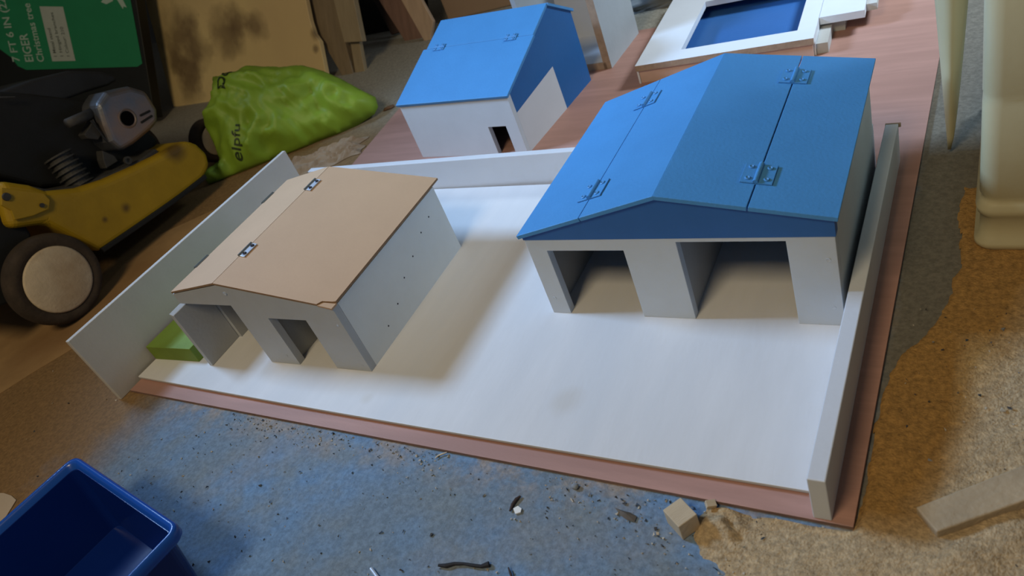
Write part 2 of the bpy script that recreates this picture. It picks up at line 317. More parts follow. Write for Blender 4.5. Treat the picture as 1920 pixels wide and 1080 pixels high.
# ------------------------------------------------------------------ blue and white lean-to shed behind the yard
uw = P['ux1']-P['ux0']
shed = empty('toy_shed', (P['ux0'], P['uy0'], PLY), P['uyaw'], 'tall blue toy building with a small doorway, standing behind the low white back wall', 'toy building', 'painted toy farm buildings')
M2 = (Matrix.Translation((P['ux0'], P['uy0'], PLY)) @ Matrix.Rotation(P['uyaw'], 4, 'Z')).inverted()
def ul(p): return M2 @ Vector(p)
uef, uer, ury, uyb = P['uef']-PLY, P['uer']-PLY, P['ury']-P['uy0'], P['uyb']-P['uy0']; ueb = P['ueb']-PLY; uys = P['uys']-P['uy0']
yf = -P['uof']-.003; xl, xr = -P['uol'], uw+P['uor']*.35
def us(y): return uef+(y-yf)/(ury-yf)*(uer-uef) if y < ury else uer+(y-ury)/(uyb-ury)*(ueb-uer)
SHW = mat('shed_white_paint', (.56, .61, .67), .55, .04, 10, .12)
da, db, dz = .222, .268, .069
bm = NB(); ext(bm, [(0,0,0),(da,0,0),(da,0,dz),(db,0,dz),(db,0,0),(uw,0,0),(uw,0,us(0)-.006),(0,0,us(0)-.006)], (0, .012, 0)); obj('front_wall', bm, SHW, shed, bevel=.0006)
SB = mat('shed_side_blue', (.012, .12, .36), .5, .05, 10, .15)
# the gable side: one board, blue with a white painted triangle
xs = uw-.012; yk = .185; zk = .105
bm = NB()
def face(pts, d, mi): ext(bm, pts, d, mi)
face([(xs,.012,0),(xs,yk+.003,0),(xs,yk,zk),(xs,.012,.092)], (.012, 0, 0), 1)
face([(xs,.012,.092),(xs,yk,zk),(xs,yk+.003,0),(xs,uyb-.002,0),(xs,uyb-.002,us(uyb)-.006),(xs,ury,uer-.006),(xs,.012,us(.012)-.006)], (.012, 0, 0), 0)
obj('side_wall', bm, [SB, WHITE], shed, label='blue side with a white painted corner patch')
bm = NB(); ext(bm, [(0,.012,0),(0,uyb,0),(0,uyb,us(uyb)-.006),(0,ury,uer-.006),(0,.012,us(.012)-.006)], (.012, 0, 0)); obj('side_wall', bm, WHITE, shed)
bm = NB(); box(bm, .012, uyb-.014, 0, uw-.012, uyb-.002, us(uyb)-.007); obj('rear_wall', bm, WHITE, shed)
bm = NB(); hexa(bm, [(xl,yf,us(yf)),(xr,yf,us(yf)),(xr,uys,us(uys)),(xl,uys,us(uys))], .006); obj('roof_panel', bm, BLUE, shed, bevel=.0006)
bm = NB(); hexa(bm, [(xl+.009,uys+.001,us(uys)),(xr-.003,uys+.001,us(uys)),(xr-.003,ury,uer),(xl+.009,ury,uer)], .006); obj('roof_panel', bm, BLUE, shed, bevel=.0006)
bm = NB(); hexa(bm, [(xl+.009,ury,uer),(xr,ury,uer),(xr,uyb+.006,us(uyb+.006)),(xl+.009,uyb+.006,us(uyb+.006))], .006); obj('roof_panel', bm, BLUE, shed, bevel=.0006)
for x in (.045, .245):
    hinge(shed, (x, uys, us(uys)), (1, 0, 0), (Vector((0, -.01, us(uys-.01)-us(uys))), Vector((0, .01, us(uys+.01)-us(uys)))), .030, .009, .009, .0018, BLUE, BLUE, BLUE)
# ------------------------------------------------------------------ open-fronted stable behind the shed
st = empty('toy_stable', (.563, 1.089, PLY), -.02, 'open-fronted white toy building with raw board edges, behind the tall blue one', 'toy building', 'painted toy farm buildings')
STW = mat('stable_grey_white', (.40, .43, .45), .6, .06, 9, .2)
bm = NB(); box(bm, -.019, 0, 0, 0, .004, .24); box(bm, -.012, .004, 0, 0, .185, .24, 1)
for f in bm.faces:
    f.normal_update()
    if f.normal.x > .9: f.material_index = 1
obj('side_wall', bm, [RAW, STW], st)
bm = NB(); box(bm, -.20, 0, 0, -.012, .004, .016, 1); box(bm, -.20, .004, 0, -.012, .185, .016); obj('floor_board', bm, [WHITE, RAW], st)
bm = NB(); box(bm, -.20, .173, .016, -.012, .185, .24); obj('rear_wall', bm, WHITE, st)
bm = NB(); box(bm, -.212, 0, 0, -.20, .185, .24); obj('side_wall', bm, STW, st)

# ------------------------------------------------------------------ white toy pool block with blue recess
z = .035
pool = empty('toy_pool_block', (.668, .988, PLY), .062, 'low white topped toy block with a deep blue recess, behind the largest blue-roofed building', 'toy pool')
MP = (Matrix.Translation((.668, .988, PLY)) @ Matrix.Rotation(.062, 4, 'Z')).inverted()
def pl_(u, v, zz=z):
    q = MP @ fl(u, v, zz); return q.x, q.y
hz = z-PLY
FR = pl_(1525, 72); A1 = pl_(1535, 33); A2 = pl_(1620, 25); A3 = pl_(1640, 0)
o1, o2, o3, o4 = pl_(1277, 93), pl_(1331, 12), pl_(1495, 57), pl_(1507, 8)
W0 = FR[0]; D0 = .42; ox0, ox1, oy0, oy1 = o1[0], o3[0], (o1[1]+o3[1])/2, .30
PT = mat('pool_white_paint', (.70, .74, .80), .5, .03, 9, .1)
PB = mat('pool_blue_paint', (.035, .13, .36), .45, .05, 8, .15)
bm = NB()
box(bm, 0, 0, hz-.013, W0, oy0, hz); box(bm, 0, oy1, hz-.013, W0, D0, hz); box(bm, 0, oy0, hz-.013, ox0, oy1, hz); box(bm, ox1, oy0, hz-.013, W0, oy1, hz)
bmesh.ops.remove_doubles(bm, verts=bm.verts, dist=1e-5)
for f in bm.faces:
    f.normal_update()
    if abs(f.normal.y) > .9 and f.calc_center_median().y < .001: f.material_index = 1
obj('top_frame', bm, [PT, RAW], pool)
bm = NB(); PK = mat('pale_pink_plywood', (.60, .42, .34), .6, .06, 20, .2)
box(bm, .004, .006, 0, W0-.004, .014, hz-.0135); obj('front_wall', bm, PK, pool, label='bare pinkish plywood front')
bm = NB(); box(bm, 0, .0145, 0, .008, D0, hz-.0135); box(bm, W0-.008, .0145, 0, W0, D0, hz-.0135); box(bm, .008, D0-.008, 0, W0-.008, D0, hz-.0135); box(bm, 0, .003, 0, .0038, .0145, hz-.0135); obj('side_wall', bm, PT, pool)
bm = NB(); box(bm, .0085, .0145, .0, W0-.0085, D0-.009, .006); obj('basin_floor', bm, PB, pool)
bm = NB(); box(bm, W0+.0005, A1[1], hz-.016, A2[0], D0, hz); obj('side_ledge', bm, PT, pool, bevel=.0008)
bm = NB(); box(bm, W0+.0005, A1[1]+.02, 0, W0+.045, D0-.01, hz-.0165); box(bm, W0+.0005, .02, 0, W0+.022, A1[1]+.02, hz-.022); obj('ledge_support', bm, DULLW, pool)
bm = NB(); box(bm, A2[0]+.0005, A1[1]+.035, hz-.018, A2[0]+.02, D0, hz-.004); obj('outer_ledge', bm, DULLW, pool)

# ------------------------------------------------------------------ lawn mower
YEL = mat('mower_yellow', (.36, .225, .006), .55, .15, 8, .15, c2=(.26, .15, .008), mix=(.52, .75), stains=[((-.44, .60, .15), .03), ((-.44, .40, .11), .012), ((-.44, .34, .12), .008)], stain_col=(.06, .03, .01))
BLK = mat('mower_black', (.008, .009, .010), .75, .3, 8, .2)
BLK2 = mat('mower_charcoal', (.018, .019, .021), .65, .3, 8, .2)
TYRE = mat('dusty_tyre', (.045, .032, .022), .9, .3, 30, .6, 120)
HUB = mat('dusty_hubcap', (.58, .48, .34), .75, .12, 22, .4, c2=(.40, .29, .18), mix=(.5, .7))
CHR = mat('muffler_steel', (.17, .18, .20), .45, .15, 12, .15, c2=(.34, .22, .15), mix=(.5, .65), metal=.75)
ALU = mat('dirty_aluminium', (.065, .063, .060), .7, .3, 20, .3, metal=.4)
mower = empty('lawn_mower', (-.6, .42, FLOOR), 0, 'dirty yellow and black petrol lawn mower parked at the left', 'lawn mower')
MI = Vector((.6, -.42, -FLOOR))
def mo(name, bm, m, **k):
    o = obj(name, bm, m, k.pop('parent', mower), **k); 
    if o.parent == mower: o.location = MI
    return o
def xp(u, v, x): return at(u, v, (1, 0, 0), x)
# deck body: side profile, rounded shoulders
prof = [xp(u, v, -.44) for u, v in ((0, 338), (60, 347), (90, 358), (150, 352), (200, 336), (250, 314), (300, 290), (338, 268), (352, 262), (372, 270), (392, 288), (396, 312), (383, 336), (340, 370), (295, 402), (240, 440), (190, 474), (150, 452), (90, 420), (20, 430), (8, 385))]
for q in prof: q.z = max(q.z, .03)
bm = NB(); ext(bm, prof, (-.42, 0, 0)); mo('deck', bm, YEL, bevel=.022, seg=4)
bm = NB(); lip = [xp(u, v, -.437) for u, v in ((190, 466), (240, 432), (295, 394), (340, 362), (385, 327))]
lo = [q-Vector((0, 0, .012)) for q in lip]; ext(bm, lip+lo[::-1], (-.40, 0, 0)); mo('deck_skirt', bm, BLK, bevel=.002)
# height-adjust bracket of the rear wheel
bm = NB(); ext(bm, [xp(u, v, -.4375) for u, v in ((0, 352), (80, 362), (92, 375), (90, 392), (60, 405), (25, 413), (18, 395), (0, 385))], (.006, 0, 0)); br = mo('wheel_bracket', bm, YEL, bevel=.002)
for u, v in ((12, 369), (78, 385)):
    bm = NB(); c = xp(u, v, -.431); lathe(bm, c, (1, 0, 0), [(.009 if u < 20 else .005, 0), (.008 if u < 20 else .005, .004), (.002, .004)], 20); o = obj('bolt', bm, ALU, br); 
# rear flap behind wheel
bm = NB(); ext(bm, [xp(u, v, -.47) for u, v in ((-60, 380), (25, 385), (60, 440), (40, 560), (-60, 600))], (-.34, 0, 0)); mo('rear_flap', bm, BLK, bevel=.006)
def wheel(y, x, r, hr):
    bm = NB(); c = (x, y, FLOOR+r)
    lathe(bm, c, (1, 0, 0), [(r*.5, -.048), (r*.9, -.045), (r*.985, -.036), (r, -.022), (r*.985, -.008), (r*.93, .002), (r*.80, .004), (hr, -.002), (hr*.5, -.004)], 56)
    wh = mo('wheel', bm, TYRE, smooth=True)
    bm = NB(); lathe(bm, c, (1, 0, 0), [(hr*.99, -.004), (hr*.985, .002), (hr*.93, .004), (hr*.5, .007), (hr*.15, .008)], 48); obj('hubcap', bm, HUB, wh, smooth=True, label='dusty cream hubcap')
c1 = xp(103, 516, -.41)
wheel(c1.y, -.41, .104, .076)
cw = xp(404, 262, -.60); wheel(cw.y, -.60, cw.z-FLOOR, .045)
wheel(c1.y, -.86, .104, .076)
wheel(.735, -.86, .095, .068)
# engine mass
bm = NB(); eb = [xp(u, v, -.55) for u, v in ((-60, 190), (0, 170), (60, 175), (190, 190), (262, 230), (300, 262), (290, 285), (240, 312), (150, 346), (80, 350), (0, 330), (-60, 320))]
ext(bm, eb, (-.26, 0, 0)); mo('engine_block', bm, BLK, bevel=.012, seg=3)
bm = NB(); top_ = [xp(u, v, -.56) for u, v in ((-70, 250), (20, 225), (120, 188), (165, 172), (205, 160), (222, 150), (214, 140), (190, 134), (130, 132), (60, 150), (0, 172), (-70, 200))]
ext(bm, top_, (-.28, 0, 0)); mo('engine_cover', bm, BLK2, bevel=.016, seg=4)
bm = NB(); base_ = [xp(u, v, -.47) for u, v in ((40, 345), (100, 357), (150, 346), (215, 322), (262, 300), (292, 278), (300, 286), (262, 312), (215, 334), (150, 358), (95, 366))]
ext(bm, base_, (-.30, 0, 0)); bp_ = mo('engine_base_plate', bm, ALU, bevel=.004)
bm = NB(); c = xp(238, 301, -.467); lathe(bm, c, (1, 0, 0), [(.010, 0), (.010, .006), (.005, .006), (.005, .002)], 18); obj('bolt', bm, ALU, bp_)
# muffler: rounded steel box with exhaust hole, facing forward-right
MU = [xp(u, v, -.475) for u, v in ((183, 196), (200, 172), (244, 161), (276, 170), (297, 205), (299, 228), (286, 243), (254, 270), (230, 284), (208, 266), (196, 236))]
bm = NB(); ext(bm, MU, (-.09, 0, 0)); mf = mo('muffler', bm, CHR, bevel=.014, seg=4)
c = xp(239, 222, -.475); bm = NB(); lathe(bm, c-Vector((.004, 0, 0)), (1, 0, 0), [(.025, 0), (.0245, .005), (.0215, .0062), (.019, .0045), (.0185, .002)], 32); ex = obj('exhaust_collar', bm, CHR, mf, smooth=False)
bm = NB(); lathe(bm, c-Vector((.001, 0, 0)), (1, 0, 0), [(.0185, 0), (.0183, .0012)], 28); obj('exhaust_hole', bm, mat('hole_shade_black', (.004, .004, .004), 1, .1, 10, 0, spec=0), mf)  # flat black disc paints the dark inside the hole
for (a, b) in (((263, 217), (281, 208)), ((265, 230), (285, 217))):
    bm = NB(); tube(bm, [xp(*a, -.474), xp(*b, -.474)], .0028); obj('slot', bm, BLK, mf)
# cylinder, carburettor bits
bm = NB(); a, b = xp(108, 292, -.52), xp(150, 345, -.50); 
for k in range(7):
    q = a.lerp(b, k/6); lathe(bm, q, b-a, [(.034, 0), (.034, .004)], 24)
cyl(bm, a, b, .027, n=20); mo('cooling_fins', bm, ALU)
bm = NB(); tube(bm, [xp(125, 232, -.50), xp(150, 222, -.50), xp(176, 210, -.52)], [.011, .012, .012], 14); mo('fuel_pipe', bm, ALU, smooth=True)
bm = NB(); ext(bm, [xp(u, v, -.50) for u, v in ((175, 222), (192, 250), (185, 262), (165, 260), (158, 252), (168, 238))], (-.03, 0, 0)); mo('bracket', bm, ALU, bevel=.002)
bm = NB(); ext(bm, [xp(u, v, -.50) for u, v in ((192, 282), (215, 292), (222, 302), (200, 316), (194, 300))], (-.03, 0, 0)); mo('bracket', bm, ALU, bevel=.002)
bm = NB(); tube(bm, [xp(170, 226, -.49), xp(198, 262, -.49), xp(222, 280, -.49)], .003); mo('fuel_line', bm, BLK2)
bm = NB(); tube(bm, [xp(-10, 183, -.53), xp(28, 182, -.53)], .002); mo('cable', bm, ALU)

# ------------------------------------------------------------------ christmas tree box
GRN = mat('box_green_print', (.018, .24, .10), .5, .08, 6, .05)
BXK = mat('box_black_print', (.008, .010, .009), .55, .2, 8, .05)
INK = mat('pale_print', (.42, .55, .46), .6, .05, 20, 0)
LBL = mat('grey_sticker', (.45, .50, .44), .6, .05, 20, 0)
INKD = mat('grey_ink', (.10, .12, .10), .6, .05, 20, 0)
bn = Vector((math.sin(.4), -math.cos(.4), .4)); P0 = CP + ray(265, 128)*2.78; bc = bn.dot(P0); bnu = bn.normalized()
tree = empty('christmas_tree_box', (P0.x, P0.y, FLOOR), 0, 'black cardboard box with a green printed panel and white lettering, behind the lawn mower', 'cardboard box')
TI = -Vector((P0.x, P0.y, FLOOR))
def bx(u, v, off=0): return at(u, v, bn, bc) + bnu*off
def to(name, bm, m, **k):
    par = k.pop('parent', tree); o = obj(name, bm, m, par, **k)
    if par is tree: o.location = TI
    return o
ut = (bx(60, 130)-bx(268, 125)).normalized(); vt = (bx(245, 0)-bx(268, 125)); vt = (vt-ut*vt.dot(ut)).normalized()
corner = bx(276, 132, -.001)
zlow = -(corner.z-FLOOR-.004)/vt.z
bm = NB(); Bq = [corner+vt*.9-ut*.0, corner+ut*.72+vt*.9, corner+ut*.72+vt*zlow*.86, corner+vt*zlow*.86]
Bq[2].z = max(Bq[2].z, FLOOR+.02); Bq[3].z = max(Bq[3].z, FLOOR+.02)
ext(bm, Bq, -bnu*.05); to('box_body', bm, BXK, bevel=.003)
bm = NB(); gp = [bx(*q, .0004) for q in ((22, 108), (34, 124), (50, 131), (258, 125), (267, 119), (245, 0), (234, -60), (-60, -60), (-60, 60), (0, 92))]
ext(bm, gp, bnu*.0006); to('green_panel', bm, GRN)
bm = NB(); ext(bm, [bx(*q, .0012) for q in ((74.5, 12), (118.6, 12.6), (142, 114), (98.7, 115))], bnu*.0004); stk = to('sticker', bm, LBL)
def text_px(txt, u0, v0, du, dv, eu, ev, off, m, par, name='lettering', sx=1):
    """baseline start (u0,v0); reading direction (du,dv) px per unit; letter-up direction (eu,ev) px per unit"""
    cu = bpy.data.curves.new('t', 'FONT'); cu.body = txt; cu.size = 1; cu.offset = .012; tmp = bpy.data.objects.new('t', cu); COL.objects.link(tmp)
    dg = bpy.context.evaluated_depsgraph_get(); me = bpy.data.meshes.new_from_object(tmp.evaluated_get(dg)); bpy.data.objects.remove(tmp)
    W_ = max(v.co.x for v in me.vertices)
    o0 = bx(u0, v0, off); X = (bx(u0+du, v0+dv, off)-o0)/W_; Y = bx(u0+eu, v0+ev, off)-o0
    for v in me.vertices: v.co = o0 + X*v.co.x + Y*v.co.y
    me.materials.clear(); me.materials.append(m); o = bpy.data.objects.new(name, me); COL.objects.link(o); o.parent = par
    if par is tree: o.location = TI
    return o
# rows climb the box: reading direction is up
text_px('7 FT 6 IN (228 cm)', 38, 116, -42, -172, -19, 1, .0014, INK, tree)
text_px('EIGER', 64, 116.5, -13, -54, -22, 1, .0014, INK, tree)
text_px('Christmas tree', 84, 116, -28, -110, -18, 1, .0014, INK, tree)
for i, (t_, L_) in enumerate((('1 Metal stand', .60), ('1 Hinged branches', .92), ('1 Colour: 210', .62))):
    text_px(t_, 108+12*i, 108-.3*i, -22*L_, -92*L_, -8, .3, .0019, INKD, stk, 'lettering')
for q in (((190, 4), (200, -12), (214, -14), (212, 2), (200, 8)), ((219, -2), (228, -6), (238, 14), (232, 12), (231, 17))):
    bm = NB(); ext(bm, [bx(*p_, .0012) for p_ in q], bnu*.0003); to('leaf_motif', bm, INK)

# ------------------------------------------------------------------ boards and planks leaning at the back
def leaning(name, px, yb, k, th, m, label, cat, group=None, ext_z=None, bev=.002):
    """px: bottom-left, bottom-right, top-right, top-left on a plane leaning back from y=yb on the floor"""
    n = Vector((0, 1, -k)); c = yb-k*FLOOR
    q = [at(u, v, n, c) for u, v in px]
    dz = min(v.z for v in q)-FLOOR
    nn = n.normalized(); bm = NB(); ext(bm, q, nn*th)
    lowest = min(v.co.z for v in bm.verts)
    o = obj(name, bm, m, bevel=bev); 
    return prop(o, label, cat, group)
kk = .45; nb = Vector((0, 1, -kk)); yb_ = 1.27; cb = yb_-kk*FLOOR
st_ = [(tuple(at(u, v, nb, cb)), r) for u, v, r in ((335, 66, .10), (365, 90, .08), (425, 62, .085), (445, 42, .06), (355, 128, .07), (480, 50, .05), (357, 165, .06), (330, 110, .05), (590, 62, .018), (592, 92, .012))]
OCH = mat('ochre_board', (.78, .60, .28), .65, .06, 5, .15, c2=(.68, .50, .25), mix=(.45, .7), stains=st_, stain_col=(.16, .10, .05), stain_amt=.7)
leaning('stained_board', ((325, 200), (622, 190), (610, 134), (599, 78), (589, 64), (581, 39), (573, 0), (565, -60), (256, -60)), yb_, kk, .018, OCH, 'wide ochre board with dark smudges leaning behind the green bag', 'board')
PLK = mat('old_plank', (.24, .18, .11), .75, .18, 5, .3, stretch=(10, 3, 1))
PLK2 = mat('paler_plank', (.33, .26, .16), .75, .15, 5, .3, stretch=(10, 3, 1))
PLK3 = mat('reddish_plank', (.22, .13, .10), .7, .2, 5, .3, stretch=(10, 3, 1))
PLK4 = mat('tan_plank', (.50, .36, .25), .7, .12, 5, .3, stretch=(10, 3, 1))
leaning('plank', ((655, 165), (667, 158), (627, 0), (610, -60), (560, -60), (574, 0), (582, 40)), 1.32, .42, .03, PLK, 'broad dull brown plank immediately right of the smudged ochre board', 'plank', 'planks leaning at the back')
leaning('plank', ((645, 80), (679, 78), (661, -10), (650, -60), (612, -60), (625, 0)), 1.30, .42, .022, PLK2, 'paler plank whose square end stops above the floor, right of the broad brown one', 'plank', 'planks leaning at the back')
leaning('plank', ((668, 150), (686, 145), (672, 70), (655, 70)), 1.325, .42, .016, PLK2, 'short stub of plank below the paler square-ended plank', 'plank', 'planks leaning at the back')
leaning('gap_shade_sheet', ((664, 120), (690, 130), (760, 88), (800, 40), (790, -60), (640, -60), (650, 30)), 1.66, .30, .02, mat('gap_shade_black', (.010, .0095, .009), .8, .2, 6, .2), 'black sheet added to darken the gap between the two groups of planks', 'board')  # black sheet stands in for the shade of the gap
leaning('plank', ((734, 66), (748, 60), (728, -10), (712, -60), (682, -60), (700, 0)), 1.58, .36, .016, mat('dark_red_plank', (.05, .03, .025), .8, .2, 5, .3), 'darkest red-brown plank at the left of the reddish group', 'plank', 'planks leaning at the back')
leaning('plank', ((764, 85), (797, 80), (755, 0), (725, -60), (680, -60), (710, 0)), 1.53, .36, .022, PLK3, 'dark reddish plank left of the tan one', 'plank', 'planks leaning at the back')
leaning('plank', ((797, 80), (806, 82), (812, 40), (790, 0), (760, -60), (722, -60), (752, 0)), 1.50, .36, .014, PLK4, 'tan plank leaning nearest to the tall blue toy building', 'plank', 'planks leaning at the back')
# cardboard box and cloth behind the shed
CARD = mat('tan_cardboard', (.36, .25, .17), .8, .06, 5, .15)
ctn = empty('cardboard_carton', (-.08, 1.80, FLOOR), .12, 'plain tan cardboard carton on the floor behind the tall blue toy building', 'cardboard box')
bm = NB(); box(bm, -.20, -.13, 0, .20, .13, .30); obj('carton_body', bm, CARD, ctn, bevel=.004)
for s in (-1, 1):
    bm = NB(); ext(bm, [(-.20, s*.002, .301), (.20, s*.002, .301), (.20, s*.128, .301), (-.20, s*.128, .301)], (0, 0, .003)); obj('flap', bm, CARD, ctn)

# cloth lump behind the pool
def blob(name, c, r, seed, m, amp=.25, sub=4, freq=2.2, fine=.06, label=None, cat=None, rz=0, zfloor=FLOOR):
    bm = NB(); bmesh.ops.create_icosphere(bm, subdivisions=sub, radius=1)
    for v in bm.verts:
        p_ = v.co.copy(); d = 1+amp*noise.noise(p_*freq+Vector((seed, 0, 0)))+fine*abs(noise.noise(p_*freq*4+Vector((0, seed, 0))))*2
        q = Vector((p_.x*r[0]*d, p_.y*r[1]*d, p_.z*r[2]*d)); q.rotate(Matrix.Rotation(rz, 3, 'Z')); v.co = q+Vector(c)
        if v.co.z < zfloor+.0005: v.co.z = zfloor+.0005
    return prop(obj(name, bm, m, smooth=True), label, cat)
blob('dust_sheet', (.66, 1.60, FLOOR+.02), (.34, .16, .06), 3, mat('grey_cloth', (.33, .35, .35), .9, .15, 6, .3, c2=(.18, .19, .20), mix=(.5, .7)), .5, 5, 2.6, .15, 'crumpled grey cloth on the floor behind the white toy pool block', 'cloth')
# ------------------------------------------------------------------ green bag
BAG = mat('lime_bag', (.24, .40, .035), .5, .10, 7, .2, 40, c2=(.19, .29, .02), mix=(.42, .68), sub=0)
BAGINK = mat('bag_ink', (.03, .045, .01), .5, .1, 10, 0)
a0, b0 = fl(392, 345), fl(706, 222)
d_ = (b0-a0); d_.z = 0; d_.normalize(); nh = Vector((d_.y, -d_.x, 0))            # towards the viewer
kb = .95; bgN = (nh - Vector((0, 0, -1))*kb)                                        # face leans back
bgN = Vector((nh.x, nh.y, kb)); bgc = bgN.dot(a0); bgu = bgN.normalized()
outl = [(384, 336), (398, 314), (413, 302), (402, 272), (389, 244), (387, 222), (402, 196), (404, 166), (399, 146), (420, 143), (452, 136), (470, 124), (500, 127), (535, 128), (570, 123), (606, 133), (640, 148), (676, 168), (704, 182), (709, 200), (702, 214), (672, 234), (640, 254), (604, 264), (575, 280), (556, 287), (520, 300), (480, 318), (440, 334), (410, 344), (392, 347)]
def inside(x, y, poly):
    c = False; j = len(poly)-1
    for i in range(len(poly)):
        xi, yi = poly[i]; xj, yj = poly[j]
        if (yi > y) != (yj > y) and x < (xj-xi)*(y-yi)/(yj-yi)+xi: c = not c
        j = i
    return c
def edist(x, y, poly):
    m = 1e9
    for i in range(len(poly)):
        x0, y0 = poly[i-1]; x1, y1 = poly[i]; dx, dy = x1-x0, y1-y0; t = max(0, min(1, ((x-x0)*dx+(y-y0)*dy)/(dx*dx+dy*dy))); m = min(m, math.hypot(x-x0-t*dx, y-y0-t*dy))
    return m
# bag laid out in its own plane (metres), then swollen on both sides
e1 = d_; e2 = bgu.cross(e1).normalized()
if e2.z < 0: e2 = -e2
loc2 = [((at(u, v, bgN, bgc)-a0).dot(e1), (at(u, v, bgN, bgc)-a0).dot(e2)) for u, v in outl]
def bag_height(x, y):
    dd = edist(x, y, loc2); h = .085*math.sqrt(max(0, 1-(1-min(dd/.15, 1))**2))
    q = Vector((x*5, y*5, 1.7)); rid = 1-abs(noise.noise(q*1.3+Vector((3, 1, 0))))*2
    w_ = noise.noise_vector(q*1.1)*.6; fold = .030*rid+.020*(1-abs(noise.noise(q*2.2+w_))*3)+.011*(1-abs(noise.noise(q*5+w_*2))*3)+.004*noise.noise(q*14)
    return h+fold*min(1, dd/.03)
bm = NB(); xs_ = [p_[0] for p_ in loc2]; ys_ = [p_[1] for p_ in loc2]; step = .009; g1 = {}
from mathutils.geometry import delaunay_2d_cdt
pts2 = []; nb_ = len(loc2); edges = []
dens = []
for i in range(nb_):
    x0, y0 = loc2[i]; x1, y1 = loc2[(i+1) % nb_]; n_ = max(1, int(math.hypot(x1-x0, y1-y0)/step))
    for k in range(n_): dens.append(Vector((x0+(x1-x0)*k/n_, y0+(y1-y0)*k/n_)))
pts2 = list(dens); ne = len(dens); edges = [(i, (i+1) % ne) for i in range(ne)]
y = min(ys_); r_ = 0
while y < max(ys_):
    x = min(xs_)+(r_ % 2)*step/2
    while x < max(xs_):
        if inside(x, y, loc2) and edist(x, y, loc2) > step*.5: pts2.append(Vector((x, y)))
        x += step
    y += step*.87; r_ += 1
V_, E_, F_, _, _, _ = delaunay_2d_cdt(pts2, edges, [list(range(ne))], 1, 1e-6)
def bagpt(x, y, s):
    h = bag_height(x, y); p_ = a0+e1*x+e2*y
    p_ = p_+bgu*(h*.75) if s > 0 else p_-bgu*(h*.45)
    p_.z = max(p_.z, FLOOR+.001); return p_
tp = [bm.verts.new(bagpt(v.x, v.y, 1)) for v in V_]; bt = [bm.verts.new(bagpt(v.x, v.y, -1)+Vector((0, 0, -.0004))) for v in V_]
for f in F_:
    bm.faces.new([tp[i] for i in f]); bm.faces.new([bt[i] for i in f][::-1])
bmesh.ops.remove_doubles(bm, verts=bm.verts, dist=.0006)
bag = obj('green_bag', bm, BAG, smooth=True); prop(bag, 'crumpled lime green plastic bag with dark printing, slumped beside the lawn mower', 'bag')
def bag_text(txt, u0, v0, du, dv, eu, ev):
    cu = bpy.data.curves.new('t', 'FONT'); cu.body = txt; cu.size = 1; cu.offset = .01; tmp = bpy.data.objects.new('t', cu); COL.objects.link(tmp)
    dg = bpy.context.evaluated_depsgraph_get(); me = bpy.data.meshes.new_from_object(tmp.evaluated_get(dg)); bpy.data.objects.remove(tmp)
    W_ = max(v.co.x for v in me.vertices)
    def mp_(u, v):
        q = at(u, v, bgN, bgc)-a0; return q.dot(e1), q.dot(e2)
    b_ = NB(); b_.from_mesh(me); bmesh.ops.subdivide_edges(b_, edges=b_.edges, cuts=2)
    for v in b_.verts:
        u = u0+du*v.co.x/W_+eu*v.co.y; w_ = v0+dv*v.co.x/W_+ev*v.co.y; x, y = mp_(u, w_)
        for _i in range(6):
            pr = bagpt(x, y, 1); d = pr-CP; zz = d.dot(CF); uu = 960+P['f']*d.dot(CR)/zz; vv = 540-P['f']*d.dot(CU)/zz
            x2, y2 = mp_(u+(u-uu), w_+(w_-vv)); xa, ya = mp_(u, w_); x += (x2-xa)*.8*0; y += 0
            break
        v.co = bagpt(x, y, 1)+bgu*.0022
    return obj('lettering', b_, BAGINK, bag)
bag_text('elpfu', 470, 312, 6, -62, -20, -2)
bag_text('Do', 452, 190, 2, -44, -24, -2)

# ------------------------------------------------------------------ blue storage crate, bottom left
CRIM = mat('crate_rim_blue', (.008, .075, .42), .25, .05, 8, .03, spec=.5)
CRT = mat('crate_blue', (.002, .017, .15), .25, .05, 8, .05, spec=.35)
zr = .11; A, B_, Cc = fl(140, 852, zr), fl(338, 985, zr), fl(0, 975, zr)
ex_ = (B_-A); LX = ex_.length; ex_.normalize(); ey_ = Vector((-ex_.y, ex_.x, 0))
if ey_.dot(Cc-A) < 0: ey_ = -ey_
DX = .40
crate = empty('storage_crate', (A.x, A.y, FLOOR), math.atan2(ex_.y, ex_.x), 'glossy dark blue plastic storage crate, open and empty, at the lower left', 'storage crate')
sgn = 1 if ey_.dot(Vector((-ex_.y, ex_.x, 0))) > 0 else -1
def ring(inset, z, rad, n=7):
    x0, x1 = inset, LX-inset; y0, y1 = inset, DX-inset; r = rad; pts = []
    for (cx, cy, a) in ((x1-r, y0+r, -90), (x1-r, y1-r, 0), (x0+r, y1-r, 90), (x0+r, y0+r, 180)):
        for k in range(n):
            t = math.radians(a+90*k/(n-1)); pts.append((cx+math.cos(t)*r, sgn*(cy+math.sin(t)*r), z))
    return pts
H = zr-FLOOR
def shell(bm, rings, close=(False, False)):
    R_ = [[bm.verts.new(p_) for p_ in r] for r in rings]
    for A_, B2 in zip(R_, R_[1:]):
        for i in range(len(A_)): bm.faces.new((A_[i], A_[(i+1) % len(A_)], B2[(i+1) % len(A_)], B2[i]))
    if close[0]: bm.faces.new(R_[0])
    if close[1]: bm.faces.new(R_[-1])
bm = NB(); shell(bm, [ring(.030, .001, .014), ring(.026, .004, .014), ring(.0105, H-.010, .014), ring(.0125, H-.010, .012), ring(.028, .006, .012)], (True, True)); obj('crate_body', bm, CRT, crate, smooth=False, bevel=.001)
